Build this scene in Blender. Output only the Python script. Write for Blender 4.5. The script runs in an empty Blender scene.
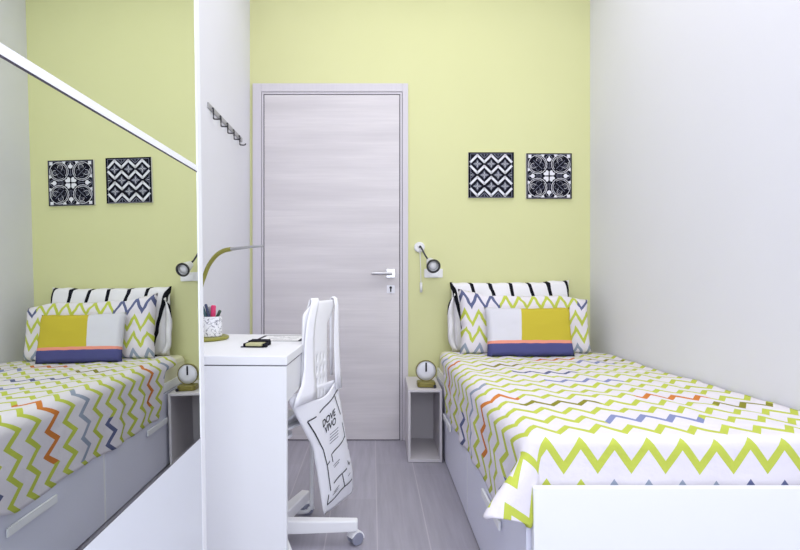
import bpy, bmesh, math, random
from mathutils import Vector, Matrix, noise
random.seed(4)
S = bpy.context.scene
C = S.collection
PI = math.pi

# ------------------------------------------------------------------ materials
def lin(c):
    r = []
    for v in c[:3]:
        v = v / 255.0
        r.append(v / 12.92 if v <= 0.04045 else ((v + 0.055) / 1.055) ** 2.4)
    return (r[0], r[1], r[2], 1.0)

def mat(name, rgb, rough=0.55, metal=0.0, spec=0.4):
    m = bpy.data.materials.new(name); m.use_nodes = True
    b = m.node_tree.nodes['Principled BSDF']
    b.inputs['Base Color'].default_value = lin(rgb)
    b.inputs['Roughness'].default_value = rough
    b.inputs['Metallic'].default_value = metal
    b.inputs['Specular IOR Level'].default_value = spec
    return m

class NB:
    """tiny expression builder for shader maths"""
    def __init__(s, m):
        s.t = m.node_tree; s.n = s.t.nodes; s.b = s.n['Principled BSDF']
    def new(s, k): return s.n.new(k)
    def link(s, a, b): s.t.links.new(a, b)
    def m(s, op, a, b=None, c=None):
        x = s.new('ShaderNodeMath'); x.operation = op
        for i, v in enumerate((a, b, c)):
            if v is None: continue
            if isinstance(v, (int, float)): x.inputs[i].default_value = v
            else: s.link(v, x.inputs[i])
        return x.outputs[0]
    def mix(s, f, a, b):
        x = s.new('ShaderNodeMix'); x.data_type = 'RGBA'
        if isinstance(f, (int, float)): x.inputs[0].default_value = f
        else: s.link(f, x.inputs[0])
        for i, v in ((6, a), (7, b)):
            if isinstance(v, tuple): x.inputs[i].default_value = v
            else: s.link(v, x.inputs[i])
        return x.outputs[2]
    def coord(s, which='Object', scale=(1, 1, 1)):
        tc = s.new('ShaderNodeTexCoord'); mp = s.new('ShaderNodeMapping')
        mp.inputs['Scale'].default_value = scale
        s.link(tc.outputs[which], mp.inputs[0]); return mp.outputs[0]
    def noise(s, vec, scale, detail=3, rough=0.5):
        x = s.new('ShaderNodeTexNoise'); x.inputs['Scale'].default_value = scale
        x.inputs['Detail'].default_value = detail; x.inputs['Roughness'].default_value = rough
        s.link(vec, x.inputs['Vector']); return x.outputs['Fac']
    def bump(s, h, strength, dist=0.01):
        x = s.new('ShaderNodeBump'); x.inputs['Strength'].default_value = strength
        x.inputs['Distance'].default_value = dist
        s.link(h, x.inputs['Height']); s.link(x.outputs[0], s.b.inputs['Normal'])

def paint(name, rgb, var=4, rough=0.75):
    m = mat(name, rgb, rough, spec=0.25); q = NB(m)
    v = q.coord('Object')
    f = q.noise(v, 1.3, 3)
    q.link(q.mix(f, lin([c - var for c in rgb]), lin([min(255, c + var) for c in rgb])), q.b.inputs['Base Color'])
    q.bump(q.noise(v, 160, 2), 0.06, 0.002)
    return m

M = {}
M['lime_wall'] = paint('lime_paint', (214, 215, 163))
M['white_wall'] = paint('white_wall_paint', (224, 224, 231), 3)
M['ceiling'] = paint('ceiling_paint', (243, 242, 240), 2)
M['white'] = mat('white_lacquer', (238, 239, 242), 0.38)
M['white_matt'] = mat('white_matt', (232, 232, 236), 0.6)
M['drawer'] = mat('shaded_white_drawer', (224, 225, 240), 0.4)  # white of the bed side with its lilac shade put into the colour
M['seam'] = mat('dark_seam', (84, 80, 88), 0.9, spec=0.05)
M['black'] = mat('black', (20, 20, 32), 0.7, spec=0.1)
M['ink'] = mat('black_ink', (38, 38, 46), 0.8)
M['grey_ink'] = mat('grey_ink', (120, 120, 130), 0.8)
M['tile_white'] = mat('tile_white', (228, 228, 236), 0.6)
M['tile_grey'] = mat('tile_grey', (128, 130, 150), 0.6)
M['canvas_side'] = mat('pale_canvas_edge', (222, 220, 226), 0.7)
M['steel'] = mat('brushed_steel', (190, 190, 195), 0.3, 0.9)
M['rail_grey'] = mat('grey_metal', (170, 170, 172), 0.4, 0.4)
M['dark_metal'] = mat('dark_grey_metal', (70, 70, 74), 0.4, 0.6)
M['olive'] = mat('olive_metal', (140, 138, 58), 0.45)
M['gold'] = mat('olive_gold', (130, 122, 62), 0.35, 0.3)
M['lamp_white'] = mat('lamp_white', (230, 230, 232), 0.4)
M['bulb'] = mat('frosted_bulb', (225, 225, 230), 0.3)
M['plastic'] = mat('white_plastic', (240, 240, 243), 0.35)
M['wheel'] = mat('grey_wheel', (140, 142, 160), 0.45)
M['shelf'] = mat('shelf_white', (206, 202, 206), 0.5)
M['canvas'] = mat('white_cotton', (243, 243, 248), 0.85, spec=0.1)
M['teal'] = mat('teal_pen', (60, 96, 104), 0.4)
M['navy_pen'] = mat('dark_blue_pen', (52, 62, 92), 0.4)
M['pink'] = mat('pink_marker', (214, 60, 110), 0.4)
M['green_pen'] = mat('dark_green_pen', (50, 74, 60), 0.4)
M['beige'] = mat('beige_card', (186, 184, 140), 0.6)
M['paper'] = mat('white_paper', (236, 236, 238), 0.8)
M['sheet'] = mat('beige_sheet', (226, 224, 192), 0.85, spec=0.1)
M['panel_glass'] = mat('white_glass', (222, 225, 231), 0.25)

def mirror_mat():
    m = mat('mirror_glass', (226, 230, 224), 0.0, 1.0, 0.5); return m
M['mirror'] = mirror_mat()

def door_mat():
    m = mat('ash_veneer', (205, 200, 206), 0.5); q = NB(m)
    v = q.coord('Object', (1.2, 1, 34))
    f = q.noise(v, 2.2, 6, 0.62)
    v2 = q.coord('Object', (0.35, 1, 4.5)); f2 = q.noise(v2, 2.0, 3)
    c = q.mix(f, lin((199, 194, 198)), lin((227, 222, 224)))
    k2 = q.m('MULTIPLY', q.m('MAXIMUM', q.m('SUBTRACT', f2, .42), 0.0), 3.2)
    c = q.mix(q.m('MINIMUM', k2, 0.8), c, lin((196, 191, 195)))
    q.link(c, q.b.inputs['Base Color']); q.bump(f, 0.1, 0.002)
    return m
M['door'] = door_mat()
def casing_mat():
    m = mat('ash_casing', (208, 203, 208), 0.5); q = NB(m)
    v = q.coord('Object', (30, 1, 1.2)); f = q.noise(v, 2.0, 5, 0.6)
    q.link(q.mix(f, lin((201, 196, 204)), lin((214, 210, 216))), q.b.inputs['Base Color']); return m
M['casing'] = casing_mat()

def floor_mat():
    m = mat('grey_oak_laminate', (160, 155, 165), 0.42); q = NB(m)
    tc = q.new('ShaderNodeTexCoord'); sp = q.new('ShaderNodeSeparateXYZ'); q.link(tc.outputs['Object'], sp.inputs[0])
    W, L = 0.195, 1.28
    xs = q.m('DIVIDE', q.m('ADD', sp.outputs[0], 0.955), W)
    col = q.m('FLOOR', xs)
    wn = q.new('ShaderNodeTexWhiteNoise'); wn.noise_dimensions = '1D'; q.link(col, wn.inputs['W'])
    ys = q.m('ADD', q.m('DIVIDE', sp.outputs[1], L), q.m('MULTIPLY', wn.outputs['Value'], 3.0))
    row = q.m('FLOOR', ys)
    wn2 = q.new('ShaderNodeTexWhiteNoise'); wn2.noise_dimensions = '2D'
    cb = q.new('ShaderNodeCombineXYZ'); q.link(col, cb.inputs[0]); q.link(row, cb.inputs[1]); q.link(cb.outputs[0], wn2.inputs['Vector'])
    fx = q.m('FRACT', xs); fy = q.m('FRACT', ys)
    ex = q.m('MINIMUM', fx, q.m('SUBTRACT', 1.0, fx)); ey = q.m('MINIMUM', fy, q.m('SUBTRACT', 1.0, fy))
    seam = q.m('MAXIMUM', q.m('LESS_THAN', ex, 0.012), q.m('MULTIPLY', q.m('LESS_THAN', ey, 0.0012), 0.3))
    v = q.coord('Object', (26, 1.6, 1)); g = q.noise(v, 1.6, 6, 0.62)
    v3 = q.coord('Object', (5, 1.2, 1)); g2 = q.noise(v3, 1.6, 3)
    c = q.mix(g, lin((142, 139, 152)), lin((204, 202, 216)))
    c = q.mix(q.m('MULTIPLY', g2, 0.5), c, lin((152, 147, 158)))
    c = q.mix(q.m('MULTIPLY', wn2.outputs['Value'], 0.35), c, lin((136, 132, 142)))
    c = q.mix(q.m('MULTIPLY', seam, 0.6), c, lin((196, 192, 198)))
    q.link(c, q.b.inputs['Base Color']); q.bump(g, 0.08, 0.002)
    return m
M['floor'] = floor_mat()

LIME = (190, 200, 84); BLUE = (134, 142, 184); GREYB = (150, 160, 178); ORANGE = (206, 126, 62); OLIVE = (138, 136, 48); NAVY = (98, 104, 140)
def chevron_mat(name, P, A, SP, W, v0, u0, specials):
    """zigzag rows drawn from the cloth's own metric UVs"""
    m = mat(name, (244, 240, 243), 0.9, spec=0.1); q = NB(m)
    uv = q.new('ShaderNodeUVMap'); sp = q.new('ShaderNodeSeparateXYZ'); q.link(uv.outputs[0], sp.inputs[0])
    u, v = sp.outputs[0], sp.outputs[1]
    fr = q.m('FRACT', q.m('DIVIDE', q.m('ADD', u, 10 * P - u0), P))
    tri = q.m('MULTIPLY', q.m('ABSOLUTE', q.m('SUBTRACT', fr, 0.5)), 2.0)      # 1 at u0, 0 half way
    vv = q.m('DIVIDE', q.m('SUBTRACT', q.m('SUBTRACT', v, v0), q.m('MULTIPLY', q.m('SUBTRACT', tri, 0.5), A)), SP)
    row = q.m('FLOOR', q.m('ADD', vv, 0.5))
    dist = q.m('ABSOLUTE', q.m('SUBTRACT', vv, row))
    stroke = q.m('LESS_THAN', dist, W / 2 / SP)
    col = lin(LIME)
    c = q.mix(0.0, col, col)
    for (r, a, b, rgb) in specials:
        k = q.m('MULTIPLY', q.m('COMPARE', row, float(r), 0.3),
                q.m('MULTIPLY', q.m('GREATER_THAN', u, a), q.m('LESS_THAN', u, b)))
        c = q.mix(k, c, lin(rgb))
    q.link(q.mix(stroke, lin((226, 221, 228)), c), q.b.inputs['Base Color'])
    wv = q.coord('UV', (1, 1, 1)); q.bump(q.noise(wv, 20, 4), 0.5, 0.011)
    return m

M['duvet'] = chevron_mat('duvet_zigzag', 0.0865, 0.062, 0.108, 0.034, 1.413, 0.791, [
    (-1, 0.2, 0.42, LIME), (-1, 0.60, 0.90, GREYB), (-1, 0.9, 1.2, NAVY),
    (2, 0.660, 0.945, BLUE), (2, 0.0, 0.24, NAVY),
    (4, 0.475, 0.735, OLIVE), (4, 1.10, 1.30, OLIVE),
    (5, 0.19, 0.50, ORANGE), (5, 0.90, 1.16, ORANGE),
    (7, 0.14, 0.44, GREYB), (8, 0.70, 1.0, BLUE), (9, 0.1, 0.25, NAVY),
    (10, 0.62, 0.90, NAVY), (12, 0.53, 0.73, OLIVE), (13, 0.2, 0.44, ORANGE),
    (14, 0.82, 1.05, ORANGE), (14, 1.12, 1.3, OLIVE), (15, 0.2, 0.40, GREYB), (13, 1.0, 1.2, BLUE)])
M['pillow_zig'] = chevron_mat('pillow_zigzag', 0.078, 0.070, 0.092, 0.031, 0.012, 0.02, [
    (3, -1.0, 0.22, NAVY), (3, 0.66, 0.73, NAVY), (0, -1.0, 0.3, GREYB), (0, 0.6, 0.8, GREYB)])

def stripe_mat():
    m = mat('pillow_stripes', (244, 242, 245), 0.9, spec=0.1); q = NB(m)
    uv = q.new('ShaderNodeUVMap'); sp = q.new('ShaderNodeSeparateXYZ'); q.link(uv.outputs[0], sp.inputs[0])
    w = q.m('MULTIPLY', q.noise(q.coord('UV'), 6.0, 2), 0.03)
    x = q.m('ADD', q.m('ADD', sp.outputs[0], q.m('MULTIPLY', sp.outputs[1], 0.20)), w)
    f = q.m('FRACT', q.m('DIVIDE', q.m('ADD', x, 1.043), 0.113))
    q.link(q.mix(q.m('LESS_THAN', f, 0.19), lin((234, 232, 236)), lin((26, 26, 34))), q.b.inputs['Base Color'])
    return m
M['pillow_stripe'] = stripe_mat()
def cushion_mat():
    m = mat('cushion_blocks', (220, 220, 226), 0.9, spec=0.1); q = NB(m)
    uv = q.new('ShaderNodeUVMap'); sp = q.new('ShaderNodeSeparateXYZ'); q.link(uv.outputs[0], sp.inputs[0])
    u, v = sp.outputs[0], sp.outputs[1]
    wob = q.m('MULTIPLY', v, -0.07)
    c = q.mix(q.m('GREATER_THAN', q.m('ADD', u, wob), 0.174), lin((214, 213, 221)), lin((196, 180, 62)))
    c = q.mix(q.m('LESS_THAN', v, 0.080), c, lin((233, 152, 132)))
    c = q.mix(q.m('LESS_THAN', v, 0.064), c, lin((82, 84, 134)))
    q.link(c, q.b.inputs['Base Color'])
    q.bump(q.noise(q.coord('UV'), 220, 2), 0.2, 0.002)
    return m
M['cushion'] = cushion_mat()
def doodle_mat():
    m = mat('doodle_ceramic', (232, 232, 236), 0.4); q = NB(m)
    v = q.coord('Object'); n = q.noise(v, 55, 2, 0.5)
    k = q.m('LESS_THAN', q.m('ABSOLUTE', q.m('SUBTRACT', n, 0.5)), 0.022)
    q.link(q.mix(k, lin((232, 232, 236)), lin((140, 140, 152))), q.b.inputs['Base Color']); return m
M['doodle'] = doodle_mat()

# ------------------------------------------------------------------ helpers
def obj(name, bm, m, parent=None, smooth=False, bevel=0.0, mats=None):
    me = bpy.data.meshes.new(name)
    bmesh.ops.recalc_face_normals(bm, faces=bm.faces[:])
    bm.to_mesh(me); bm.free()
    o = bpy.data.objects.new(name, me); C.objects.link(o)
    for x in (mats or [m]): me.materials.append(x)
    if smooth:
        for p in me.polygons: p.use_smooth = True
    if parent is not None: o.parent = parent
    if bevel:
        b = o.modifiers.new('bevel', 'BEVEL'); b.width = bevel; b.segments = 2; b.limit_method = 'ANGLE'
    return o
def tag(o, label, cat, group=None):
    o['label'] = label; o['category'] = cat
    if group: o['group'] = group
    return o
def thing(name, label, cat, loc=(0, 0, 0), rz=0.0, group=None):
    o = bpy.data.objects.new(name, None); C.objects.link(o); o.empty_display_size = 0.05
    o.location = loc; o.rotation_euler = (0, 0, rz)
    return tag(o, label, cat, group)
def struct(o): o['kind'] = 'structure'; return o

def box(bm, x0, x1, y0, y1, z0, z1, mi=0, mtx=None):
    vs = [Vector((x, y, z)) for x in (x0, x1) for y in (y0, y1) for z in (z0, z1)]
    if mtx: vs = [mtx @ v for v in vs]
    v = [bm.verts.new(p) for p in vs]
    for f in ((0, 1, 3, 2), (4, 6, 7, 5), (0, 4, 5, 1), (2, 3, 7, 6), (0, 2, 6, 4), (1, 5, 7, 3)):
        bm.faces.new([v[i] for i in f]).material_index = mi
    return bm
def B(*a, **k): return box(bmesh.new(), *a, **k)

def lathe(bm, prof, mtx=None, n=40, mi=0):
    """profile (r, z) turned about local Z"""
    rings = []
    for r, z in prof:
        if r < 1e-6: ring = [bm.verts.new((mtx @ Vector((0, 0, z))) if mtx else (0, 0, z))]
        else:
            ring = []
            for i in range(n):
                p = Vector((r * math.cos(2 * PI * i / n), r * math.sin(2 * PI * i / n), z))
                ring.append(bm.verts.new(mtx @ p if mtx else p))
        rings.append(ring)
    for a, b in zip(rings, rings[1:]):
        for i in range(n):
            j = (i + 1) % n
            if len(a) == 1 and len(b) == 1: continue
            if len(a) == 1: f = bm.faces.new((a[0], b[i], b[j]))
            elif len(b) == 1: f = bm.faces.new((a[i], a[j], b[0]))
            else: f = bm.faces.new((a[i], a[j], b[j], b[i]))
            f.material_index = mi
    return bm
def tube(bm, pts, rad, n=12, sub=6, cap=True):
    pts = [Vector(p) for p in pts]
    if len(pts) > 2 and sub > 1:
        P = [pts[0] * 2 - pts[1]] + pts + [pts[-1] * 2 - pts[-2]]
        out = []
        for i in range(1, len(P) - 2):
            a, b, c, d = P[i - 1:i + 3]
            for k in range(sub):
                t = k / sub
                out.append(0.5 * ((2 * b) + (c - a) * t + (2 * a - 5 * b + 4 * c - d) * t * t + (3 * b - a - 3 * c + d) * t ** 3))
        out.append(pts[-1]); pts = out
    rings = []; up = Vector((0, 0, 1))
    for i, p in enumerate(pts):
        d = (pts[min(i + 1, len(pts) - 1)] - pts[max(i - 1, 0)]).normalized()
        a = d.cross(up)
        if a.length < 0.05: a = d.cross(Vector((0, 1, 0)))
        a.normalize(); b = a.cross(d)
        r = rad(i / (len(pts) - 1)) if callable(rad) else rad
        rings.append([bm.verts.new(p + a * (r * math.cos(2 * PI * k / n)) + b * (r * math.sin(2 * PI * k / n))) for k in range(n)])
    for x, y in zip(rings, rings[1:]):
        for k in range(n): bm.faces.new((x[k], x[(k + 1) % n], y[(k + 1) % n], y[k]))
    if cap: bm.faces.new(rings[0]); bm.faces.new(rings[-1][::-1])
    return bm
def rbox(bm, x0, x1, y0, y1, z0, z1, r, seg=5, mtx=None):
    """box whose vertical corners are rounded"""
    out = []
    for cx, cy, a0 in ((x1 - r, y1 - r, 0), (x0 + r, y1 - r, 90), (x0 + r, y0 + r, 180), (x1 - r, y0 + r, 270)):
        for k in range(seg + 1):
            a = math.radians(a0 + 90 * k / seg); out.append((cx + r * math.cos(a), cy + r * math.sin(a)))
    T = (lambda p: mtx @ Vector(p)) if mtx else (lambda p: Vector(p))
    lo = [bm.verts.new(T((x, y, z0))) for x, y in out]; hi = [bm.verts.new(T((x, y, z1))) for x, y in out]
    n = len(out)
    for i in range(n): bm.faces.new((lo[i], lo[(i + 1) % n], hi[(i + 1) % n], hi[i]))
    bm.faces.new(lo[::-1]); bm.faces.new(hi); return bm
def frame_to(p, d):
    """matrix whose Z axis points along d, at p"""
    return Matrix.Translation(p) @ Vector(d).to_track_quat('Z', 'Y').to_matrix().to_4x4()

# ------------------------------------------------------------------ the room
XL, XR, YB, YF, ZC = -0.74, 1.322, 3.45, -1.05, 2.95
struct(obj('floor', B(XL - .1, XR + .1, YF - .1, YB + .1, -0.1, 0), M['floor']))
struct(obj('ceiling', B(XL - .1, XR + .1, YF - .1, YB + .1, ZC, ZC + .1), M['ceiling']))
struct(obj('wall_left', B(XL - .1, XL, YF, YB, 0, ZC), M['white_wall']))
struct(obj('wall_right', B(XR, XR + .1, YF, YB, 0, ZC), M['white_wall']))
struct(obj('wall_back', B(XL - .1, XR + .1, YB, YB + .1, 0, ZC), M['lime_wall']))
WX0, WX1, WZ0, WZ1 = -0.30, 1.15, 0.75, 2.45
bm = bmesh.new()
box(bm, XL - .1, WX0, YF - .1, YF, 0, ZC); box(bm, WX1, XR + .1, YF - .1, YF, 0, ZC)
box(bm, WX0, WX1, YF - .1, YF, 0, WZ0); box(bm, WX0, WX1, YF - .1, YF, WZ1, ZC)
struct(obj('wall_front', bm, M['white_wall']))
bm = bmesh.new()
for a, b, c, d in ((WX0, WX0 + .05, WZ0, WZ1), (WX1 - .05, WX1, WZ0, WZ1), (WX0 + .05, WX1 - .05, WZ0, WZ0 + .05), (WX0 + .05, WX1 - .05, WZ1 - .05, WZ1), ((WX0 + WX1) / 2 - .03, (WX0 + WX1) / 2 + .03, WZ0 + .05, WZ1 - .05)):
    box(bm, a, b, YF - .07, YF - .02, c, d)
struct(obj('window_1', bm, M['white']))

# door: casing, leaf, handle
DX0, DX1, DZ = -0.651, 0.166, 2.089
w = struct(bpy.data.objects.new('door_1', None)); C.objects.link(w); w.location = ((DX0 + DX1) / 2, YB, 0)
def rel(bm, o):
    bmesh.ops.translate(bm, verts=bm.verts[:], vec=-Vector(o.location)); return bm
bm = bmesh.new()
CO0, CO1, CZ = -0.7215, 0.2185, 2.158
y0 = YB - 0.016
box(bm, CO0, DX0 - .018, y0, YB, 0, CZ); box(bm, DX1 + .018, CO1, y0, YB, 0, CZ); box(bm, DX0 - .018, DX1 + .018, y0, YB, DZ + .018, CZ)
obj('door_casing', rel(bm, w), M['casing'], w, bevel=0.003)
bm = bmesh.new()
box(bm, DX0 - .0150, DX0 - .005, YB - .012, YB, 0, DZ + .0150); box(bm, DX1 + .005, DX1 + .0150, YB - .012, YB, 0, DZ + .0150)
box(bm, DX0 - .005, DX1 + .005, YB - .012, YB, DZ + .005, DZ + .0150)
obj('door_stop', rel(bm, w), M['casing'], w)
bm = bmesh.new()
box(bm, DX0 - .018, DX1 + .018, YB - .004, YB - .001, 0.0, DZ + .018)
obj('door_gap', rel(bm, w), M['seam'], w)
obj('door_leaf', rel(B(DX0 + .0005, DX1 - .0005, YB - .012, YB - .004, 0.006, DZ - .0005), w), M['door'], w, bevel=0.001)
bm = bmesh.new()
hz, hx = 1.010, 0.113
rbox(bm, -.026, .026, -.026, .026, 0, .006, .004, mtx=frame_to((hx, YB - .012, hz), (0, -1, 0)))
tube(bm, [(hx, YB - .018, hz), (hx, YB - .055, hz)], .009)
tube(bm, [(hx + .008, YB - .055, hz), (hx - .115, YB - .055, hz)], .0095)
obj('door_handle', rel(bm, w), M['steel'], w, smooth=False, bevel=.001)
bm = bmesh.new()
rbox(bm, -.024, .024, -.024, .024, 0, .006, .004, mtx=frame_to((hx, YB - .012, hz - .096), (0, -1, 0)))
e = obj('keyhole_plate', rel(bm, w), M['tile_white'], w)
bm = bmesh.new()
box(bm, hx - .004, hx + .004, YB - .0195, YB - .0178, hz - .112, hz - .088); lathe(bm, [(0, 0), (.008, 0), (.008, .0017), (0, .0017)], frame_to((hx, YB - .0178, hz - .086), (0, -1, 0)), 16)
obj('keyhole', rel(bm, w), M['ink'], e)

# ------------------------------------------------------------------ mirrored wardrobe
W = thing('wardrobe', 'white wardrobe with a sliding door of stacked mirror panels at the left', 'wardrobe', (-0.56, 0.65, 0))
obj('carcass', rel(B(XL + .002, -0.405, 0.0, 1.210, 0.004, 2.60), W), M['white'], W, bevel=.002)
tilt = math.radians(0.82)
dr = bpy.data.objects.new('sliding_door', None)
# the door hangs very slightly out of plumb, pivot at eye height
Rt = Matrix.Translation((-0.3655, 0, 1.0)) @ Matrix.Rotation(-tilt, 4, 'Y') @ Matrix.Translation((0.360, 0, -1.0))
def dbox(bm, x0, x1, y0, y1, z0, z1): return box(bm, x0, x1, y0, y1, z0, z1, mtx=Rt)
Y0d, Y1d, Z0d, Z1d = 0.10, 1.226, 0.02, 2.58
D = obj('sliding_door', rel(dbox(bmesh.new(), -0.385, -0.3625, Y0d, Y1d - .004, Z0d, Z1d), W), M['white_matt'], W)
bm = bmesh.new()
dbox(bm, -0.3625, -0.3585, Y1d - .029, Y1d, Z0d, Z1d); dbox(bm, -0.3865, -0.3625, Y1d - .0035, Y1d, Z0d, Z1d)
dbox(bm, -0.3625, -0.3585, Y0d, Y0d + .03, Z0d, Z1d)
obj('stile', rel(bm, W), M['white'], D, bevel=.002)
for z0, z1 in ((1.2185, 1.2300), (Z0d, Z0d + .04), (Z1d - .04, Z1d)):
    obj('rail', rel(dbox(bmesh.new(), -0.3625, -0.3590, Y0d + .03, Y1d - .029, z0, z1), W), M['white'], D)
obj('rail_shadow_gap', rel(dbox(bmesh.new(), -0.3625, -0.3597, Y0d + .03, Y1d - .029, 1.2160, 1.2185), W), M['seam'], D)
for z0, z1 in ((0.6590, 1.2160), (1.2300, Z1d - .04)):
    obj('mirror_panel', rel(dbox(bmesh.new(), -0.3625, -0.360, Y0d + .03, Y1d - .029, z0, z1), W), M['mirror'], D)
obj('white_panel', rel(dbox(bmesh.new(), -0.3625, -0.3592, Y0d + .03, Y1d - .029, Z0d + .04, 0.6570), W), M['panel_glass'], D)
obj('panel_gap', rel(dbox(bmesh.new(), -0.3625, -0.3602, Y0d + .03, Y1d - .029, 0.6570, 0.6590), W), M['seam'], D)

# ------------------------------------------------------------------ coat hook rail
H = thing('hook_rail', 'grey metal coat rail with five hooks on the white wall', 'coat rack', (XL, 2.88, 1.76))
obj('rail', rel(B(XL, XL + .006, 2.555, 3.225, 1.752, 1.776), H), M['rail_grey'], H, bevel=.001)
for y in (2.612, 2.742, 2.872, 3.002, 3.132):
    bm = tube(bmesh.new(), [(XL + .006, y, 1.764), (XL + .012, y, 1.764), (XL + .0125, y, 1.722), (XL + .018, y, 1.716), (XL + .040, y, 1.716), (XL + .045, y, 1.724)], .0034, 8, 3)
    obj('hook', rel(bm, H), M['dark_metal'], H, smooth=True)

# ------------------------------------------------------------------ patterned wall tiles
def stroke(bm, pts, w, y, mi=1, closed=False, h=0.0006):
    n = len(pts)
    for i in range(n if closed else n - 1):
        a = Vector(pts[i]); b = Vector(pts[(i + 1) % n]); d = b - a; L = d.length
        if L < 1e-6: continue
        d /= L; nn = Vector((-d.y, d.x)) * (w / 2)
        a2 = a - d * w * .25; b2 = b + d * w * .25
        vs = [bm.verts.new((p.x, y, p.y)) for p in (a2 + nn, b2 + nn, b2 - nn, a2 - nn)]
        f = bm.faces.new(vs); f.material_index = mi
        r = bmesh.ops.extrude_face_region(bm, geom=[f]); 
        for g in r['geom']:
            if isinstance(g, bmesh.types.BMVert): g.co.y += h
        for g in r['geom']:
            if isinstance(g, bmesh.types.BMFace): g.material_index = mi
def poly(bm, pts, y, mi=1):
    f = bm.faces.new([bm.verts.new((p[0], y, p[1])) for p in pts]); f.material_index = mi
def circ(cx, cz, r, n=20, a0=0, a1=360):
    return [(cx + r * math.cos(math.radians(a0 + (a1 - a0) * i / n)), cz + r * math.sin(math.radians(a0 + (a1 - a0) * i / n))) for i in range(n + (0 if a1 - a0 == 360 else 1))]
TS = 0.274
def tile(cx, cz, label, kind, rot=0.0):
    t = thing('wall_tile', label, 'wall art', (cx, YB, cz)); t.rotation_euler = (0, rot, 0)
    obj('block', B(-TS / 2, TS / 2, -.018, 0, -TS / 2, TS / 2), M['canvas_side'], t)
    bm = bmesh.new(); y = -.0195; yy = -.0205
    box(bm, -TS / 2, TS / 2, -.0195, -.018, -TS / 2, TS / 2, 0)
    q = TS / 440.0
    X = lambda px: (px - 271) * q
    if kind == 0:
        Z = lambda py: (270 - py) * q
        rows = ((145, 78, 1), (183, 250, 0), (355, 290, 1), (402, 470, 0))
        for e, pk, up in rows:
            pts = [(X(72), Z(e))]
            for i, x in enumerate((137, 204, 271, 338, 405, 468)):
                pts.append((X(x), Z(pk if i % 2 == 0 else e)))
            stroke(bm, pts, .0135, yy, 1)
        cs = [(137, 163), (271, 163), (405, 163), (204, 270), (338, 270), (137, 378), (271, 378), (405, 378)]
        for x, z in cs:
            for dx, dz in ((0, 1), (0, -1), (1, 0), (-1, 0)):
                a = (X(x + dx * 6), Z(z + dz * 6)); b = (X(x + dx * 27), Z(z + dz * 27))
                stroke(bm, [a, b], .0035, yy, 1)
                stroke(bm, [(X(x + dx * 14 + dz * 14), Z(z + dz * 14 + dx * 14)), (X(x + dx * 40), Z(z + dz * 40)), (X(x + dx * 14 - dz * 14), Z(z + dz * 14 - dx * 14))], .003, yy, 2)
            for k in range(4):
                a = math.radians(45 + 90 * k); stroke(bm, [(X(x + 8 * math.cos(a)), Z(z + 8 * math.sin(a))), (X(x + 22 * math.cos(a)), Z(z + 22 * math.sin(a)))], .0045, yy, 2)
        for x, z in ((72, 270), (470, 270)):
            s = 1 if x < 200 else -1
            stroke(bm, [(X(x), Z(240)), (X(x + s * 35), Z(270)), (X(x), Z(300))], .003, yy, 2)
            stroke(bm, [(X(x), Z(270)), (X(x + s * 20), Z(270))], .003, yy, 1)
        for x in (204, 338):
            for zc, s in ((70, 1), (478, -1)):
                stroke(bm, [(X(x - 36), Z(zc)), (X(x), Z(zc + s * 36)), (X(x + 36), Z(zc))], .003, yy, 2)
                stroke(bm, [(X(x), Z(zc)), (X(x), Z(zc + s * 22))], .003, yy, 2)
        stroke(bm, [(X(72), Z(66)), (X(470), Z(66)), (X(470), Z(484)), (X(72), Z(484))], .0022, yy, 2, True)
    else:
        Z = lambda py: (276 - py) * q
        for x in (84, 458):
            for z in (86, 472): poly(bm, [(X(x - 15), Z(z - 16)), (X(x + 15), Z(z - 16)), (X(x + 15), Z(z + 16)), (X(x - 15), Z(z + 16))], yy, 1)
        for sx in (-1, 1):
            for sz in (-1, 1):
                cx_, cz_ = X(271 + sx * 112), Z(276 - sz * 112)
                stroke(bm, circ(cx_, cz_, .056), .0032, yy, 1, True)
                a0 = math.degrees(math.atan2(sz, sx))
                stroke(bm, circ(cx_, cz_, .047, 18, a0 + 30, a0 + 170), .0026, yy, 1)
                stroke(bm, circ(cx_, cz_, .047, 18, a0 - 170, a0 - 30), .0026, yy, 1)
                for sg in (1, -1):
                    bx, bz = cx_ + .026 * math.cos(math.radians(a0 + sg * 62)), cz_ + .026 * math.sin(math.radians(a0 + sg * 62))
                    stroke(bm, circ(bx, bz, .015, 12, a0 - 60 * sg, a0 + 200 * sg), .0024, yy, 1)
                    stroke(bm, circ(bx, bz, .0065, 8), .0022, yy, 2, True)
                    dx_, dz_ = cx_ - .024 * math.cos(math.radians(a0 + sg * 40)), cz_ - .024 * math.sin(math.radians(a0 + sg * 40))
                    stroke(bm, circ(dx_, dz_, .012, 10, a0 + 180, a0 + 180 + 220 * sg), .0022, yy, 2)
                stroke(bm, [(cx_ - .038 * math.cos(math.radians(a0)), cz_ - .038 * math.sin(math.radians(a0))), (cx_ + .034 * math.cos(math.radians(a0)), cz_ + .034 * math.sin(math.radians(a0)))], .0026, yy, 2)
                # heart petal of the centre flower
                a = math.atan2(sz, sx); ca, sa = math.cos(a), math.sin(a)
                prof = [(.006, 0), (.020, .016), (.032, .017), (.037, .009), (.032, 0), (.037, -.009), (.032, -.017), (.020, -.016)]
                poly(bm, [(p * ca - s_ * sa, p * sa + s_ * ca) for p, s_ in prof], yy, 1)
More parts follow.
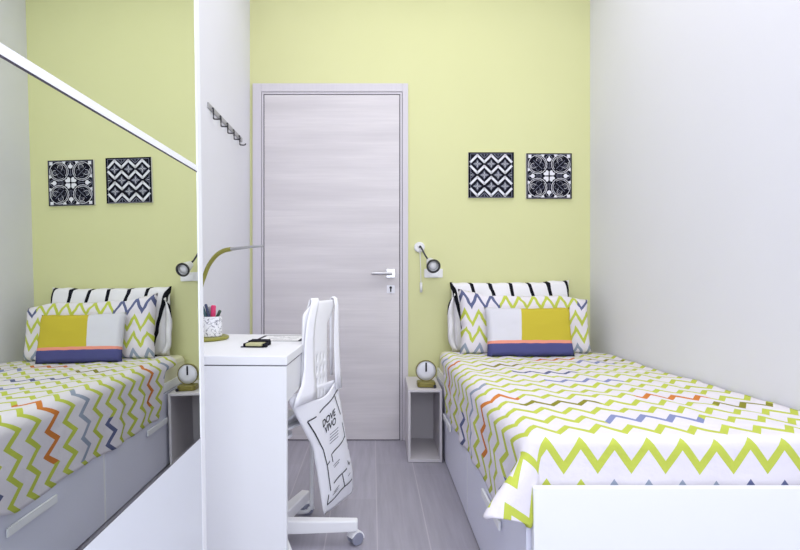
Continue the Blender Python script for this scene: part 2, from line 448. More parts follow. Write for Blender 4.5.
        for k in range(4):
            a = k * PI / 2; ca, sa = math.cos(a), math.sin(a)
            T = lambda p, s_: (p * ca - s_ * sa, p * sa + s_ * ca)
            poly(bm, [T(p, s_) for p, s_ in ((.085, 0), (.092, .012), (.103, .015), (.109, .006), (.124, 0), (.109, -.006), (.103, -.015), (.092, -.012))], yy, 1)
            for s in (-1, 1):
                poly(bm, [T(.129, s * .028), T(.129, s * .052), T(.114, s * .034)], yy, 1)
                stroke(bm, [T(.045, s * .005), T(.060, s * .014), T(.078, s * .010)], .0022, yy, 2)
            stroke(bm, [T(.044, 0), T(.080, 0)], .0022, yy, 2)
            stroke(bm, [T(.078, -.022), T(.096, -.026), T(.118, -.014), T(.128, 0), T(.118, .014), T(.096, .026), T(.078, .022)], .0024, yy, 2)
        stroke(bm, [(-.130, -.130), (.130, -.130), (.130, .130), (-.130, .130)], .0018, yy, 2, True)
    for f in bm.faces: pass
    obj('print', bm, None, t, mats=[M['black'], M['tile_white'], M['tile_grey']])
tile(0.7186, 1.603, 'square black tile picture with white zigzag diamond lattice, nearer the door', 0)
tile(1.0680, 1.597, 'square black tile picture with round scrolls and a four-petal white flower', 1)

# ------------------------------------------------------------------ wall reading lamp and switch
L = thing('wall_lamp', 'white spot reading lamp on the lime wall beside the door', 'lamp', (0.285, YB, 1.17))
c0 = Vector((0.287, YB, 1.168))
obj('wall_mount', rel(lathe(bmesh.new(), [(0, 0), (.032, 0), (.032, .014), (.026, .020), (0, .020)], frame_to(c0, (0, -1, 0)), 28), L), M['lamp_white'], L, smooth=False)
c1 = Vector((0.330, YB - .100, 1.092))
obj('arm', rel(tube(bmesh.new(), [c0 + Vector((0, -.02, 0)), c0 + Vector((0.004, -.05, 0)), c1 + Vector((-.012, .02, .020)), c1], .0055, 10, 5), L), M['dark_metal'], L, smooth=True)
hd = Vector((0.10, -0.93, -0.30)).normalized()
bm = lathe(bmesh.new(), [(0, -.035), (.014, -.033), (.020, -.02), (.026, .01), (.038, .082), (.0395, .086), (.035, .087), (.024, .012), (0, .004)], frame_to(c1 + hd * .01 + Vector((.012, 0, -.012)), hd), 32)
obj('lamp_shade', rel(bm, L), M['lamp_white'], L, smooth=True)
hp = c1 + hd * .01 + Vector((.012, 0, -.012))
obj('shade_rim', rel(lathe(bmesh.new(), [(.0405, .082), (.0410, .090), (.031, .090), (.030, .084), (.0405, .082)], frame_to(hp, hd), 32), L), M['dark_metal'], L)
obj('bulb', rel(lathe(bmesh.new(), [(0, .082), (.015, .081), (.025, .074), (.027, .065), (.020, .04)], frame_to(hp, hd), 24), L), M['bulb'], L, smooth=True)
sw = thing('wall_switch', 'white square wall plate just below the reading lamp', 'switch', (0.372, YB, 1.000))
obj('plate', rel(rbox(bmesh.new(), -.056, .056, -.024, .030, 0, .010, .006, mtx=frame_to((.372, YB, 1.008), (0, -1, 0))), sw), M['lamp_white'], sw, bevel=.002)
obj('rocker', rel(B(.348, .396, YB - .013, YB - .010, .990, 1.020), sw), M['white'], sw, bevel=.001)
bm = bmesh.new()
tube(bm, [(0.290, YB - .012, 1.145), (0.294, YB - .010, 1.05), (0.296, YB - .008, .96), (0.297, YB - .008, .90)], .0025, 8, 5)
tube(bm, [(0.2965, YB - .010, .955), (0.297, YB - .010, .895)], .008, 10)
tag(obj('lamp_cord', bm, M['lamp_white'], smooth=True), 'thin white cord with inline switch hanging below the reading lamp', 'cord')

# ------------------------------------------------------------------ bedside cube shelf and clock
SX0, SX1, SY0, SY1, SZ = 0.197, 0.378, 3.03, 3.430, 0.388
N = thing('bedside_shelf', 'narrow open white box shelf standing beside the bed', 'shelf', ((SX0 + SX1) / 2, (SY0 + SY1) / 2 - .004, 0), math.radians(-1.3))
t_ = 0.013
obj('top_board', rel(B(SX0, SX1, SY0, SY1, SZ - t_, SZ), N), M['shelf'], N, bevel=.0015)
obj('bottom_board', rel(B(SX0, SX1, SY0, SY1, 0.002, 0.002 + .018), N), M['shelf'], N, bevel=.0015)
for a, b in ((SX0, SX0 + t_), (SX1 - t_, SX1)):
    obj('side_board', rel(B(a, b, SY0, SY1, .020, SZ - t_), N), M['shelf'], N, bevel=.001)
obj('back_board', rel(B(SX0 + t_, SX1 - t_, SY1 - .010, SY1 - .002, .020, SZ - t_), N), M['shelf'], N)
K = thing('table_clock', 'round white dial clock with one black hand on a bronze foot', 'clock', (0.297, 3.13, SZ))
obj('base', rel(rbox(bmesh.new(), .297 - .050, .297 + .050, 3.08, 3.17, SZ + .001, SZ + .030, .02), K), M['gold'], K, bevel=.006)
ck = Vector((.297, 3.135, SZ + .086))
obj('rim', rel(lathe(bmesh.new(), [(0, -.02), (.050, -.02), (.056, -.012), (.0575, .010), (.0555, .013), (.0530, .012), (.0530, .004), (0, .004)], frame_to(ck, (0, -1, 0)), 48), K), M['gold'], K)
obj('dial', rel(lathe(bmesh.new(), [(0, .012), (.03, .0115), (.0535, .008), (.0535, .004)], frame_to(ck, (0, -1, 0)), 48), K), M['tile_white'], K, smooth=True)
obj('hand', rel(B(ck.x - .0045, ck.x + .0045, ck.y - .016, ck.y - .0135, ck.z - .004, ck.z + .045), K), M['ink'], K)
obj('knob', rel(lathe(bmesh.new(), [(0, 0), (.008, 0), (.008, .012), (0, .012)], frame_to((.340, 3.080, SZ + .010), (0, -1, 0)), 16), K), M['ink'], K)

# ------------------------------------------------------------------ bed
BX0, BX1, BY0, BY1 = 0.390, 1.314, 1.415, 3.440
bd = thing('bed', 'white single bed with drawers along its side and a tall footboard', 'bed', ((BX0 + BX1) / 2, (BY0 + BY1) / 2, 0))
obj('footboard', rel(B(BX0 + .012, BX1, BY0, BY0 + .022, 0.0, 0.470), bd), M['white'], bd, bevel=.002)
obj('bed_frame', rel(B(BX0 + .020, BX1, BY0 + .022, BY1, 0.02, 0.395), bd), M['drawer'], bd)
bm = bmesh.new(); box(bm, BX0 + .003, BX0 + .020, BY0 + .022, BY1, 0.395, 0.44); box(bm, BX0 + .001, BX0 + .020, 2.3285, 2.3435, .008, .395)
obj('side_rail', rel(bm, bd), M['white'], bd)
for ya, yb, hc in ((BY0 + .026, 2.3275, 1.835), (2.3445, BY1 - .002, 2.90)):
    d = obj('drawer', rel(B(BX0, BX0 + .018, ya, yb, 0.008, 0.390), bd), M['drawer'], bd, bevel=.0015)
    bm = bmesh.new()
    rbox(bm, BX0 - .012, BX0 - .004, hc - .135, hc + .135, 0.236, 0.262, .004)
    box(bm, BX0 - .006, BX0, hc - .12, hc - .10, .242, .256); box(bm, BX0 - .006, BX0, hc + .10, hc + .12, .242, .256)
    obj('handle', rel(bm, bd), M['white'], d, bevel=.002)
bm = bmesh.new(); rbox(bm, BX0 + .012, BX1 - .002, BY0 + .04, BY1 - .004, .397, .545, .05)
m_ = tag(obj('mattress', bm, M['sheet'], bevel=.03), 'single mattress under a pale beige fitted sheet, showing at the bed head', 'mattress')

# duvet: metric cloth coordinates (u across the bed, v along it)
RT, UF = 0.05, 0.43
VF, RF = 1.475, 0.026
VH = 3.20
def sm(a, b, x):
    t = max(0, min(1, (x - a) / (b - a))); return t * t * (3 - 2 * t)
def top_z(x, y):
    z = 0.588 - 0.022 * sm(1.5, 3.1, y)
    z += 0.006 * noise.noise(Vector((x * 4, y * 4, 1.0))) + 0.006 * noise.noise(Vector((x * 13, y * 8, 5.0)))
    z -= 0.006 * sm(.25, 0, 1.31 - x)
    return z
def duvet_pt(u, v):
    du = max(0.0, UF - u); dv = max(0.0, VF - v)
    x = max(u, UF); y = max(v, VF); z0 = top_z(x, y)
    rho = math.hypot(du, dv)
    if rho < 1e-6: return Vector((x, y, z0))
    ph = math.atan2(dv, du); cs, sn = math.cos(ph), math.sin(ph)
    R = RT * cs * cs + RF * sn * sn
    q = R * PI / 2
    if rho < q:
        a = rho / R; h = R * math.sin(a); dz = R * (1 - math.cos(a))
    else:
        e = rho - q
        F = 2.1 * cs ** 3 * sn
        if dv == 0: F = 0.0
        h = R + F * e; dz = R + e * math.sqrt(max(0, 1 - F * F))
        # hanging folds along the side
        k = sm(0, .12, e) * cs * cs
        h += k * (0.007 * math.sin(v * 19 + 1.3 * math.sin(v * 5)) + 0.006 * noise.noise(Vector((v * 9, u * 5, 2.0))))
        if du == 0: h += 0.004 * noise.noise(Vector((u * 12, v * 6, 7.0))) * sm(0, .05, e)
    h = max(h, 0)
    return Vector((x - h * cs, y - h * sn, z0 - dz))
bm = bmesh.new(); uvl = bm.loops.layers.uv.new('UVMap')
vs_ = []
v = 1.265
while v < VH: vs_.append(v); v += 0.0125 if v < 1.56 else 0.022
vs_.append(VH)
NS, NT = 26, 60
grid = []
for v in vs_:
    dm = 0.315 - 0.085 * sm(1.75, 1.42, v) if v < 2.9 else 0.315 - 0.235 * sm(2.90, 3.03, v)
    dm -= 0.115 * sm(1.37, 1.265, v)
    dm += 0.006 * math.sin(v * 11)
    row = []
    for i in range(NS + NT + 1):
        u = UF - dm * (1 - i / NS) if i < NS else UF + (1.313 - UF) * (i - NS) / NT
        row.append((bm.verts.new(duvet_pt(u, v)), (u, v)))
    grid.append(row)
for a, b in zip(grid, grid[1:]):
    for i in range(NS + NT):
        q4 = (a[i], a[i + 1], b[i + 1], b[i]); f = bm.faces.new([k[0] for k in q4])
        for lp, k in zip(f.loops, q4): lp[uvl].uv = k[1]
dv_ = obj('duvet', bm, M['duvet'], smooth=True)
s_ = dv_.modifiers.new('thick', 'SOLIDIFY'); s_.thickness = 0.012; s_.offset = -1 
tag(dv_, 'white duvet with lime, orange and blue zigzag rows spread over the bed', 'duvet')

# pillows ---------------------------------------------------------
def pillow(name, w, h, t, m, label, loc, lean, rz=0, cat='pillow', nx=44, nz=30, flat=0.35, wr=0.006, seed=0, sag=0.0):
    bm = bmesh.new(); uvl = bm.loops.layers.uv.new('UVMap')
    def P(a, b, s):
        # a,b in -1..1 ; s side
        ea, eb = abs(a) ** 3.2, abs(b) ** 3.2
        prof = max(0, (1 - ea)) ** 0.5 * max(0, (1 - eb)) ** 0.5
        th = t / 2 * (flat * min(1, prof * 3) + (1 - flat) * prof)
        x = a * w / 2 * (1 - 0.035 * (1 - b * b) * abs(a)); z = b * h / 2 * (1 - 0.05 * (1 - a * a) * (b > 0) * 1.0)
        k = prof ** .5
        n1 = noise.noise(Vector((a * 2.6 + seed, b * 2.2, s * 3.0 + seed)))
        n2 = noise.noise(Vector((a * 7 + seed, b * 6, s * 5.0)))
        y = s * th + wr * k * (n1 * 1.6 + n2 * .6)
        x += wr * noise.noise(Vector((a * 5, b * 5, seed + 9.0))); z += wr * 1.3 * noise.noise(Vector((a * 5 + 3, b * 5, seed + 4.0)))
        if sag: z += (.034 * sm(.55, 1, -a) - .030 * sm(.55, 1, a)) * max(0, b) ** 2
        return Vector((x, y, z + h / 2))
    for s in (-1, 1):
        g = [[bm.verts.new(P(-1 + 2 * i / nx, -1 + 2 * j / nz, s)) for i in range(nx + 1)] for j in range(nz + 1)]
        for j in range(nz):
            for i in range(nx):
                q4 = ((i, j), (i + 1, j), (i + 1, j + 1), (i, j + 1))
                f = bm.faces.new([g[jj][ii].__class__ and g[jj][ii] for ii, jj in q4])
                for lp, (ii, jj) in zip(f.loops, q4):
                    lp[uvl].uv = (w * ii / nx, h * jj / nz)
    bmesh.ops.remove_doubles(bm, verts=bm.verts[:], dist=0.0004)
    o = obj(name, bm, m, smooth=True)
    o.location = loc; o.rotation_euler = (math.radians(-lean), 0, rz)
    return tag(o, label, cat)
sp_ = pillow('striped_pillow', 0.71, 0.41, 0.14, M['pillow_stripe'], 'white pillow with black stripes propped against the wall, rearmost', (0.824, 3.342, 0.556), 6, 0, seed=2.0, flat=.6)
bm = bmesh.new(); uvl = bm.loops.layers.uv.new('UVMap'); g = []
for j in range(21):
    t = j / 20; row = []
    for i in range(9):
        q8 = i / 8
        row.append((bm.verts.new((-.335 - .050 * q8 * (math.sin(PI * t) ** .5) - .006 * math.sin(9 * t) * q8, -.055 * math.sin(q8 * 2.4) - .02 + .010 * math.sin(t * 14) * q8, .035 + .31 * t - .03 * q8)), (.093 + .055 * q8, .3 * t)))
    g.append(row)
for j in range(20):
    for i in range(8):
        q4 = (g[j][i], g[j][i + 1], g[j + 1][i + 1], g[j + 1][i]); f = bm.faces.new([k[0] for k in q4])
        for lp, k in zip(f.loops, q4): lp[uvl].uv = k[1]
sp_.rotation_euler.y = math.radians(-0.9)
fl_ = obj('pillowcase_flap', bm, M['pillow_stripe'], sp_, smooth=True)
s_ = fl_.modifiers.new('thick', 'SOLIDIFY'); s_.thickness = .003
pillow('zigzag_pillow', 0.735, 0.335, 0.13, M['pillow_zig'], 'white pillow with lime and blue zigzags between striped pillow and cushion', (0.855, 3.165, 0.560), 11, 0, seed=5.0, flat=.5, sag=0.012)
pillow('rectangular_cushion', 0.470, 0.268, 0.09, M['cushion'], 'oblong grey and mustard cushion with a navy band, frontmost on the bed', (0.848, 3.035, 0.566), 16, math.radians(1), cat='cushion', nx=36, nz=24, flat=.5, wr=.002, seed=8.0)

# ------------------------------------------------------------------ desk
DR = math.radians(-2.4)
dk = thing('desk', 'white writing desk with a drawer against the left wall', 'desk', (-0.262, 1.750, 0), DR)
DW, DL = 0.468, 0.640
obj('desktop', B(-DW, 0, 0, DL, .7215, .750), M['white'], dk, bevel=.0025)
obj('side_panel', B(-DW, -.001, 0.001, .022, 0.0, .7185), M['white'], dk, bevel=.0015)
obj('leg_frame', tube(bmesh.new(), [(-.014, DL - .03, .712), (-.014, DL - .03, .40), (-.014, DL - .03, .07), (-.022, DL - .03, .032), (-.060, DL - .03, .016), (-.25, DL - .03, .014), (-DW + .05, DL - .03, .016), (-DW + .022, DL - .03, .05), (-DW + .018, DL - .03, .20), (-DW + .018, DL - .03, .712)], .0085, 12, 6), M['white'], dk, smooth=True)
obj('top_shadow_line', B(-DW + .004, -.0025, .003, DL - .003, .7185, .7215), M['seam'], dk)  # dark strip drawn in as the shadow line under the desktop
obj('back_panel', B(-DW, -DW + .016, .022, DL - .022, .28, .7185), M['white'], dk)
d = obj('drawer', B(-DW + .03, -.006, .026, DL - .026, .600, .716), M['white'], dk, bevel=.0015)

# things on the desk; D(px) helper maps desk-local coordinates to the room
dm_ = Matrix.Translation((-0.262, 1.750, 0)) @ Matrix.Rotation(DR, 4, 'Z')
TZ = 0.750
# desk lamp
dl = thing('desk_lamp', 'olive flexible-arm desk lamp with slender pale head on the desk', 'lamp', (-0.650, 2.215, TZ))
obj('base', rel(lathe(bmesh.new(), [(0, 0.0005), (.105, .0005), (.110, .005), (.108, .011), (.10, .013), (0, .013)], Matrix.Translation((-0.650, 2.215, TZ)) @ Matrix.Scale(.82, 4, (1, 0, 0)), 48), dl), M['olive'], dl, smooth=False)
A = [(-0.690, 2.27, TZ + .012), (-0.690, 2.27, .86), (-0.682, 2.265, .945), (-0.661, 2.25, 1.000), (-0.640, 2.235, 1.040), (-0.606, 2.21, 1.075), (-0.570, 2.185, 1.093), (-0.535, 2.165, 1.099)]
obj('arm', rel(tube(bmesh.new(), A, .0085, 12, 6), dl), M['olive'], dl, smooth=True)
obj('lamp_head', rel(tube(bmesh.new(), [(-0.538, 2.167, 1.099), (-0.50, 2.14, 1.101), (-0.455, 2.11, 1.104), (-0.400, 2.08, 1.106)], lambda t: .0075 - .0035 * t, 12, 4), dl), M['rail_grey'], dl, smooth=True)
# pencil cup with pens
pc = thing('pencil_cup', 'white cup with line doodles holding pens on the desk', 'pen holder', (-0.622, 2.200, TZ + .013))
obj('cup', rel(lathe(bmesh.new(), [(0, .001), (.040, .001), (.0415, .004), (.0425, .078), (.0395, .078), (.038, .006), (0, .006)], Matrix.Translation((-0.622, 2.200, TZ + .013)), 40), pc), M['doodle'], pc, smooth=False)
def pen(lab, m, x, y, tx, ty, zt, r):
    b0 = Vector((-0.622 + x, 2.200 + y, TZ + .022)); b1 = Vector((-0.622 + tx, 2.200 + ty, zt))
    o = thing('pen', lab, 'pen', b0, 0, 'pens in the cup')
    obj('barrel', rel(tube(bmesh.new(), [b0, b0.lerp(b1, .55)], r * .9, 10), o), m, o, smooth=False)
    obj('cap', rel(tube(bmesh.new(), [b0.lerp(b1, .55), b0.lerp(b1, .97), b1], lambda t: r if t < .9 else r * .7, 10, 1), o), m, o)
pen('teal pen leaning left in the doodle cup, leftmost', M['teal'], .004, 0, -.034, .0, TZ + .128, .006)
pen('dark blue pen leaning left in the cup beside the pink marker', M['navy_pen'], .010, -.006, -.020, -.004, TZ + .138, .0055)
pen('grey-green pen second from left in the cup', M['rail_grey'], .012, .012, -.010, .010, TZ + .128, .0045)
pen('thick pink marker upright in the doodle cup', M['pink'], .006, .0, .009, .0, TZ + .133, .010)
pen('short dark green pen leaning right in the cup', M['green_pen'], -.008, .0, .036, -.002, TZ + .114, .006)
# card holder
ch = thing('card_box', 'small black tray holding a beige card block on the desk', 'desk tray', (-0.403, 2.000, TZ), math.radians(-6))
bm = bmesh.new()
box(bm, -.036, .036, -.046, .046, .001, .005)
for a in (-.036, .033): box(bm, a, a + .003, -.046, .046, .005, .014)
box(bm, -.033, .033, .043, .046, .005, .020)
box(bm, -.044, -.036, -.048, -.034, .001, .004); box(bm, .036, .043, -.040, -.020, .001, .004)
obj('tray', bm, M['black'], ch)
obj('card_block', B(-.029, .029, -.043, .030, .005, .0135), M['beige'], ch, bevel=.001)
obj('cover', B(-.035, .035, .006, .044, .0145, .018), M['black'], ch)
# floor-plan leaflet
lf = thing('leaflet', 'white floor-plan leaflet with black outline at the desk\'s far edge', 'leaflet', (-0.345, 2.215, TZ), DR)
obj('sheet', B(-.10, .083, -.085, .115, .0005, .0020), M['paper'], lf)
def flat_stroke(bm, pts, w, z, closed=False):
    n = len(pts)
    for i in range(n if closed else n - 1):
        a = Vector(pts[i]); b = Vector(pts[(i + 1) % n]); dd = (b - a).normalized(); nn = Vector((-dd.y, dd.x)) * w / 2; a = a - dd * w * .4; b = b + dd * w * .4
        bm.faces.new([bm.verts.new((p.x, p.y, z)) for p in (a + nn, b + nn, b - nn, a - nn)])
bm = bmesh.new()
flat_stroke(bm, [(-.092, -.077), (.075, -.077), (.075, .107), (-.092, .107)], .013, .0024, True)
for yy_, xa, xb in ((.02, -.06, -.03), (.03, -.02, .02), (-.01, -.05, .0), (.05, .01, .05), (-.04, -.03, .04), (.07, -.05, -.01), (.0, .025, .05)): flat_stroke(bm, [(xa, yy_), (xb, yy_)], .005, .0024)
obj('print', bm, M['ink'], lf)

# ------------------------------------------------------------------ swivel chair
HX, HY = -0.365, 2.100
ch_ = thing('swivel_chair', 'white plastic swivel chair with slotted back pushed under the desk', 'chair', (HX, HY, 0))
O = Vector((-0.281, 1.950)); T2 = Vector((0.4023, 0.9155)); N2 = Vector((0.9155, -0.4023))
def bp(w, z, n=0.0):
    p = O + T2 * w + N2 * n; return Vector((p.x, p.y, z))
CX = O + T2 * 0.205 - N2 * 0.0      # middle of the back
# back shell (a grid with slots) bends at its edges and flows into the seat
bm = bmesh.new()
def back_edges(z):
    t = (z - .42) / .48
    l = .112 - .02 * (1 - t); r = .288 + .055 * sm(.80, .885, z) + .05 * sm(.56, .46, z)
    k = sm(.84, .905, z)
    return l + .075 * k ** 1.5, r - .0 * k + .004 * k
NXc, NZc = 26, 54
gv = []
for j in range(NZc + 1):
    z = .415 + (.902 - .415) * j / NZc
    l, r = back_edges(z); row = []
    for i in range(NXc + 1):
        a = i / NXc; w_ = l + (r - l) * a
        n = -0.014 + 0.006 * (1 - (2 * a - 1) ** 2) - 0.11 * sm(.56, .415, z) ** 1.5
        row.append(bm.verts.new(bp(w_, z, n)))
    gv.append(row)
for j in range(NZc):
    for i in range(NXc):
        hole = False
        if 14 <= j <= 33 and 5 <= i <= 21:
            hole = (j - 14) % 5 in (0, 1, 2) and (i - 5) % 4 == 0 
        if not hole: bm.faces.new((gv[j][i], gv[j][i + 1], gv[j + 1][i + 1], gv[j + 1][i]))
bk = obj('backrest', rel(bm, ch_), M['plastic'], ch_, smooth=True)
s_ = bk.modifiers.new('thick', 'SOLIDIFY'); s_.thickness = .007; s_.offset = 0
# seat
bm = bmesh.new(); rings = []
sc = Vector((HX - .075, HY + .055))
for k in range(13):
    t = k / 12; ring = []
    for i in range(48):
        a = 2 * PI * i / 48; ca, sa = math.cos(a), math.sin(a)
        ex = abs(ca) ** .7 * (1 if ca > 0 else -1); ey = abs(sa) ** .7 * (1 if sa > 0 else -1)
        lx, ly = .185 * t * ex, .19 * t * ey
        z = .425 + .022 * t ** 3 - .02 * max(0, -ca) * t ** 3 * 1.2
        p = sc + N2 * lx + T2 * ly
        ring.append(Vector((p.x, p.y, z)))
    rings.append(ring)
cen = bm.verts.new((sc.x, sc.y, .425)); pv = None
for k in range(1, 13):
    rv = [bm.verts.new(p) for p in rings[k]]
    for i in range(48):
        j = (i + 1) % 48
        if pv is None: bm.faces.new((cen, rv[i], rv[j]))
        else: bm.faces.new((pv[i], rv[i], rv[j], pv[j]))
    pv = rv
st = obj('seat', rel(bm, ch_), M['plastic'], ch_, smooth=True)
s_ = st.modifiers.new('thick', 'SOLIDIFY'); s_.thickness = .008; s_.offset = 1
bm = lathe(bmesh.new(), [(0, .055), (.036, .055), (.038, .11), (.026, .12), (.026, .26), (.017, .262), (.017, .40), (.07, .405), (.07, .416), (0, .416)], Matrix.Translation((HX, HY, 0)), 28)
obj('column', rel(bm, ch_), M['plastic'], ch_)
for k, ang in enumerate((2, 74, 146, 218, 290)):
    a = math.radians(ang); LL = .312
    mt = Matrix.Translation((HX, HY, 0)) @ Matrix.Rotation(a, 4, 'Z')
    bm = bmesh.new()
    vs = []
    for x, hw, z0, z1 in ((.02, .024, .050, .100), (.18, .022, .052, .096), (LL, .018, .054, .094)):
        vs.append([bm.verts.new(mt @ Vector(p)) for p in ((x, -hw, z0), (x, hw, z0), (x, hw, z1), (x, -hw, z1))])
    for p, r_ in zip(vs, vs[1:]):
        for i in range(4): bm.faces.new((p[i], p[(i + 1) % 4], r_[(i + 1) % 4], r_[i]))
    bm.faces.new(vs[0]); bm.faces.new(vs[-1])
    lg = obj('leg', rel(bm, ch_), M['plastic'], ch_, bevel=.005)
    # twin-wheel caster
    cp = mt @ Vector((LL - .018, 0, 0)); ca = math.radians((35, 20, 80, 10, 60)[k])
    cm = Matrix.Translation(cp) @ Matrix.Rotation(ca, 4, 'Z')
    off = .012
    bm = bmesh.new()
    for s in (-1, 1):
        lathe(bm, [(0, 0), (.020, 0), (.0245, .003), (.0245, .012), (.020, .015), (0, .015)], cm @ frame_to((off, s * .006 + (0 if s > 0 else 0), .0247), (0, s, 0)), 24)
    obj('caster_wheels', rel(bm, ch_), M['wheel'], lg)
    bm = bmesh.new()
    pr = []
    for s in (-1, 1):
        arc = [bm.verts.new(cm @ Vector((off + .028 * math.cos(math.radians(t)), s * .019, .0247 + .028 * math.sin(math.radians(t))))) for t in range(-10, 175, 15)]
        arc += [bm.verts.new(cm @ Vector((off - .020, s * .019, .036)))]
        pr.append(arc); bm.faces.new(arc)
    n = len(pr[0])
    for i in range(n): bm.faces.new((pr[0][i], pr[0][(i + 1) % n], pr[1][(i + 1) % n], pr[1][i]))
    lathe(bm, [(0, .045), (.007, .045), (.007, .060), (0, .060)], cm, 12)
    obj('caster_hood', rel(bm, ch_), M['plastic'], lg, bevel=.002)

# ------------------------------------------------------------------ tote bag over the chair back
tb = thing('tote_bag', 'white cotton tote bag with black floor-plan print slung on the chair', 'bag', (bp(.25, .56).x, bp(.25, .56).y, .08))
LE = [(.620, .070), (.590, .015), (.565, -.003), (.511, .039), (.454, .087), (.367, .158), (.251, .196), (.147, .227), (.084, .243)]
RE = [(.600, .361), (.555, .364), (.474, .386), (.355, .423), (.262, .460), (.177, .494), (.091, .499)]
def interp(tab, z):
    tab = sorted(tab)
    if z <= tab[0][0]: return tab[0][1]
    for (a, va), (b, vb) in zip(tab, tab[1:]):
        if z <= b: return va + (vb - va) * (z - a) / (b - a)
    return tab[-1][1]
def bag_n(w_, z, side=1):
    l, r = interp(LE, z), interp(RE, z)
    a = max(0, min(1, (w_ - l) / max(1e-4, r - l)))
    e = max(0, 4 * a * (1 - a)) ** .6
    e *= sm(.075, .16, z)
    if side > 0: return .000 + .012 * e + .003 * math.sin(w_ * 40 + z * 18) * e
    return -.002 - .022 * e * sm(.60, .50, z)
bm = bmesh.new(); NZb, NXb = 44, 26
for side in (1, -1):
    g = []
    for j in range(NZb + 1):
        row = []
        for i in range(NXb + 1):
            a = i / NXb
            # mouth of the bag runs slightly up towards the far side on the back panel
            zt = .560 if side > 0 else .585
            z = .083 + (zt - .083) * j / NZb
            if side > 0:
                # hem curves: higher at the straps
                z += (j / NZb) ** 6 * (.022 * math.cos(a * 2 * PI * 1.0) )
            l, r = interp(LE, z), interp(RE, z); w_ = l + (r - l) * a
            row.append(bm.verts.new(bp(w_, z, bag_n(w_, z, side))))
        g.append(row)
    for j in range(NZb):
        for i in range(NXb): bm.faces.new((g[j][i], g[j][i + 1], g[j + 1][i + 1], g[j + 1][i]))
bmesh.ops.remove_doubles(bm, verts=bm.verts[:], dist=.0025)
body = obj('bag_body', rel(bm, tb), M['canvas'], tb, smooth=True)
s_ = body.modifiers.new('thick', 'SOLIDIFY'); s_.thickness = .0015; s_.offset = 0
def strap(path, hw):
    bm = bmesh.new(); rows = []
    # path of (wl, wr, z, n)
    for wl, wr, z, n in path: rows.append([bm.verts.new(bp(wl + (wr - wl) * k / 4, z, n)) for k in range(5)])
    for p, r_ in zip(rows, rows[1:]):
        for k in range(4): bm.faces.new((p[k], p[k + 1], r_[k + 1], r_[k]))
    o = obj('strap', rel(bm, tb), M['canvas'], tb, smooth=True)
    s = o.modifiers.new('thick', 'SOLIDIFY'); s.thickness = .003; s.offset = 1
    return o
strap([(-.002, .162, .545, .0130), (.016, .163, .575, .012), (.060, .162, .610, .008), (.084, .160, .66, .004), (.090, .160, .72, .002), (.098, .162, .77, .001), (.114, .174, .83, .000), (.140, .196, .878, -.002), (.156, .212, .903, -.006),
       (.166, .222, .9105, -.013), (.168, .222, .905, -.020), (.15, .20, .86, -.023), (.14, .19, .74, -.023), (.13, .18, .60, -.022)], 0)
strap([(.314, .363, .550, .014), (.315, .362, .62, .008), (.317, .360, .72, .004), (.324, .359, .82, .002), (.330, .357, .88, .001), (.330, .357, .905, -.004), (.329, .356, .9115, -.012), (.332, .356, .905, -.020), (.334, .355, .86, -.022),
       (.334, .355, .74, -.021), (.334, .355, .60, -.020)], 0)
# printed plan lines and lettering follow the cloth
def bag_lines(bm, pts, w_, off=.0022):
    P = []
    for (a, b) in zip(pts, pts[1:]):
        a = Vector(a); b = Vector(b); n = max(2, int((b - a).length / .012))
        for k in range(n): P.append(a.lerp(b, k / n))
    P.append(Vector(pts[-1]))
    prev = None
    for i, p in enumerate(P):
        dd = (P[min(i + 1, len(P) - 1)] - P[max(0, i - 1)]).normalized(); nn = Vector((-dd.y, dd.x)) * w_ / 2
        pr = []
        for s in (1, -1):
            qv = p + nn * s; pr.append(bm.verts.new(bp(qv.x, qv.y, bag_n(qv.x, qv.y) + off)))
        if prev: bm.faces.new((prev[0], pr[0], pr[1], prev[1]))
        prev = pr
bm = bmesh.new()
for pts in [[(0.103, 0.474), (0.159, 0.48)], [(0.186, 0.487), (0.303, 0.529), (0.346, 0.544)], [(0.103, 0.474), (0.156, 0.416), (0.214, 0.343), (0.245, 0.275), (0.273, 0.168)], [(0.261, 0.157), (0.26, 0.117)], [(0.26, 0.117), (0.397, 0.142), (0.471, 0.148)], [(0.31, 0.526), (0.367, 0.441)], [(0.382, 0.405), (0.409, 0.339)], [(0.405, 0.344), (0.284, 0.305), (0.295, 0.272)], [(0.245, 0.275), (0.267, 0.284)], [(0.423, 0.239), (0.438, 0.218), (0.452, 0.224)], [(0.412, 0.212), (0.372, 0.203), (0.397, 0.142)], [(0.372, 0.203), (0.298, 0.189)]]:
    bag_lines(bm, pts, .0055)
obj('plan_print', rel(bm, tb), M['ink'], tb)
small = [[(0.269, 0.384), (0.332, 0.399)], [(0.269, 0.372), (0.332, 0.387)], [(0.269, 0.361), (0.332, 0.375)], [(0.269, 0.349), (0.332, 0.363)], [(0.298, 0.255), (0.349, 0.267)], [(0.306, 0.247), (0.345, 0.257)], [(0.298, 0.154), (0.349, 0.164)], [(0.289, 0.145), (0.34, 0.155)], [(0.421, 0.176), (0.449, 0.182)]]
for k0, k1 in ((0, 4), (4, 6), (6, 8), (8, 9)):
    bm = bmesh.new()
    for (a, b) in small[k0:k1]: bag_lines(bm, [a, b], .003)
    obj('small_print', rel(bm, tb), M['grey_ink'], tb)
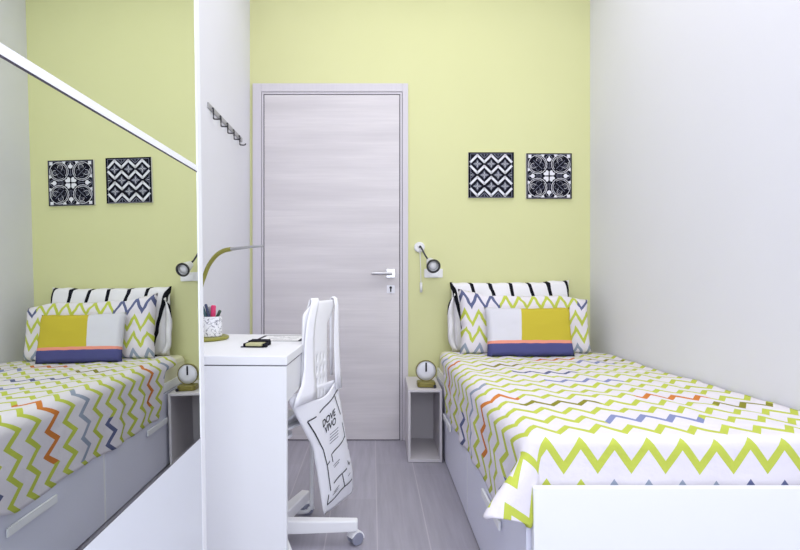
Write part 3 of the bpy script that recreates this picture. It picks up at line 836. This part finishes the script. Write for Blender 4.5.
def bag_text(txt, w0, z0, size, slope, name):
    cu = bpy.data.curves.new('txt', 'FONT'); cu.body = txt; cu.size = size; cu.offset = size * .022
    to = bpy.data.objects.new('txt', cu); C.objects.link(to)
    bpy.context.view_layer.update()
    me = bpy.data.meshes.new_from_object(to.evaluated_get(bpy.context.evaluated_depsgraph_get()))
    bpy.data.objects.remove(to)
    for v in me.vertices:
        a, b = v.co.x * 1.0, v.co.y * 1.05
        w_ = w0 + a - b * .15; z = z0 + b + a * slope
        v.co = bp(w_, z, bag_n(w_, z) + .0024) - Vector(tb.location)
    me.materials.append(M['ink'])
    o = bpy.data.objects.new(name, me); C.objects.link(o); o.parent = tb
bag_text('DOVE', .212, .425, .036, .30, 'lettering')
bag_text('VIVO', .232, .396, .036, .30, 'lettering')

# ------------------------------------------------------------------ light
def area(name, loc, rot, sx, sy, e, col):
    l = bpy.data.lights.new(name, 'AREA'); l.shape = 'RECTANGLE'; l.size = sx; l.size_y = sy; l.energy = e; l.color = col
    o = bpy.data.objects.new(name, l); C.objects.link(o); o.location = loc; o.rotation_euler = rot; return o
area('window_daylight', ((WX0 + WX1) / 2, YF - .12, (WZ0 + WZ1) / 2), (math.radians(90), 0, 0), WX1 - WX0, WZ1 - WZ0, 38, (0.90, 0.94, 1.0))
area('overhead_fill_light', (0.3, 1.5, ZC - .06), (0, 0, 0), 1.5, 3.0, 25, (0.995, 0.985, 1.0))  # unseen broad overhead light, added to even out brightness along the room
wd = bpy.data.worlds.new('sky'); S.world = wd; wd.use_nodes = True
wd.node_tree.nodes['Background'].inputs[0].default_value = (0.75, 0.85, 1.0, 1); wd.node_tree.nodes['Background'].inputs[1].default_value = 1.0

# ------------------------------------------------------------------ camera
cam = bpy.data.cameras.new('camera'); co = bpy.data.objects.new('camera', cam); C.objects.link(co)
co.location = (0, 0, 1.0); co.rotation_euler = (math.radians(90), 0, 0)
cam.sensor_width = 36; cam.lens = 36 * 569 / 800; cam.shift_x = 28 / 800; cam.clip_start = 0.05
S.camera = co
S.view_settings.view_transform = 'Standard'; S.view_settings.look = 'None'; S.view_settings.gamma = 1
S.view_settings.use_curve_mapping = False; S.view_settings.exposure = 0.20
S.cycles.max_bounces = 12; S.cycles.diffuse_bounces = 8
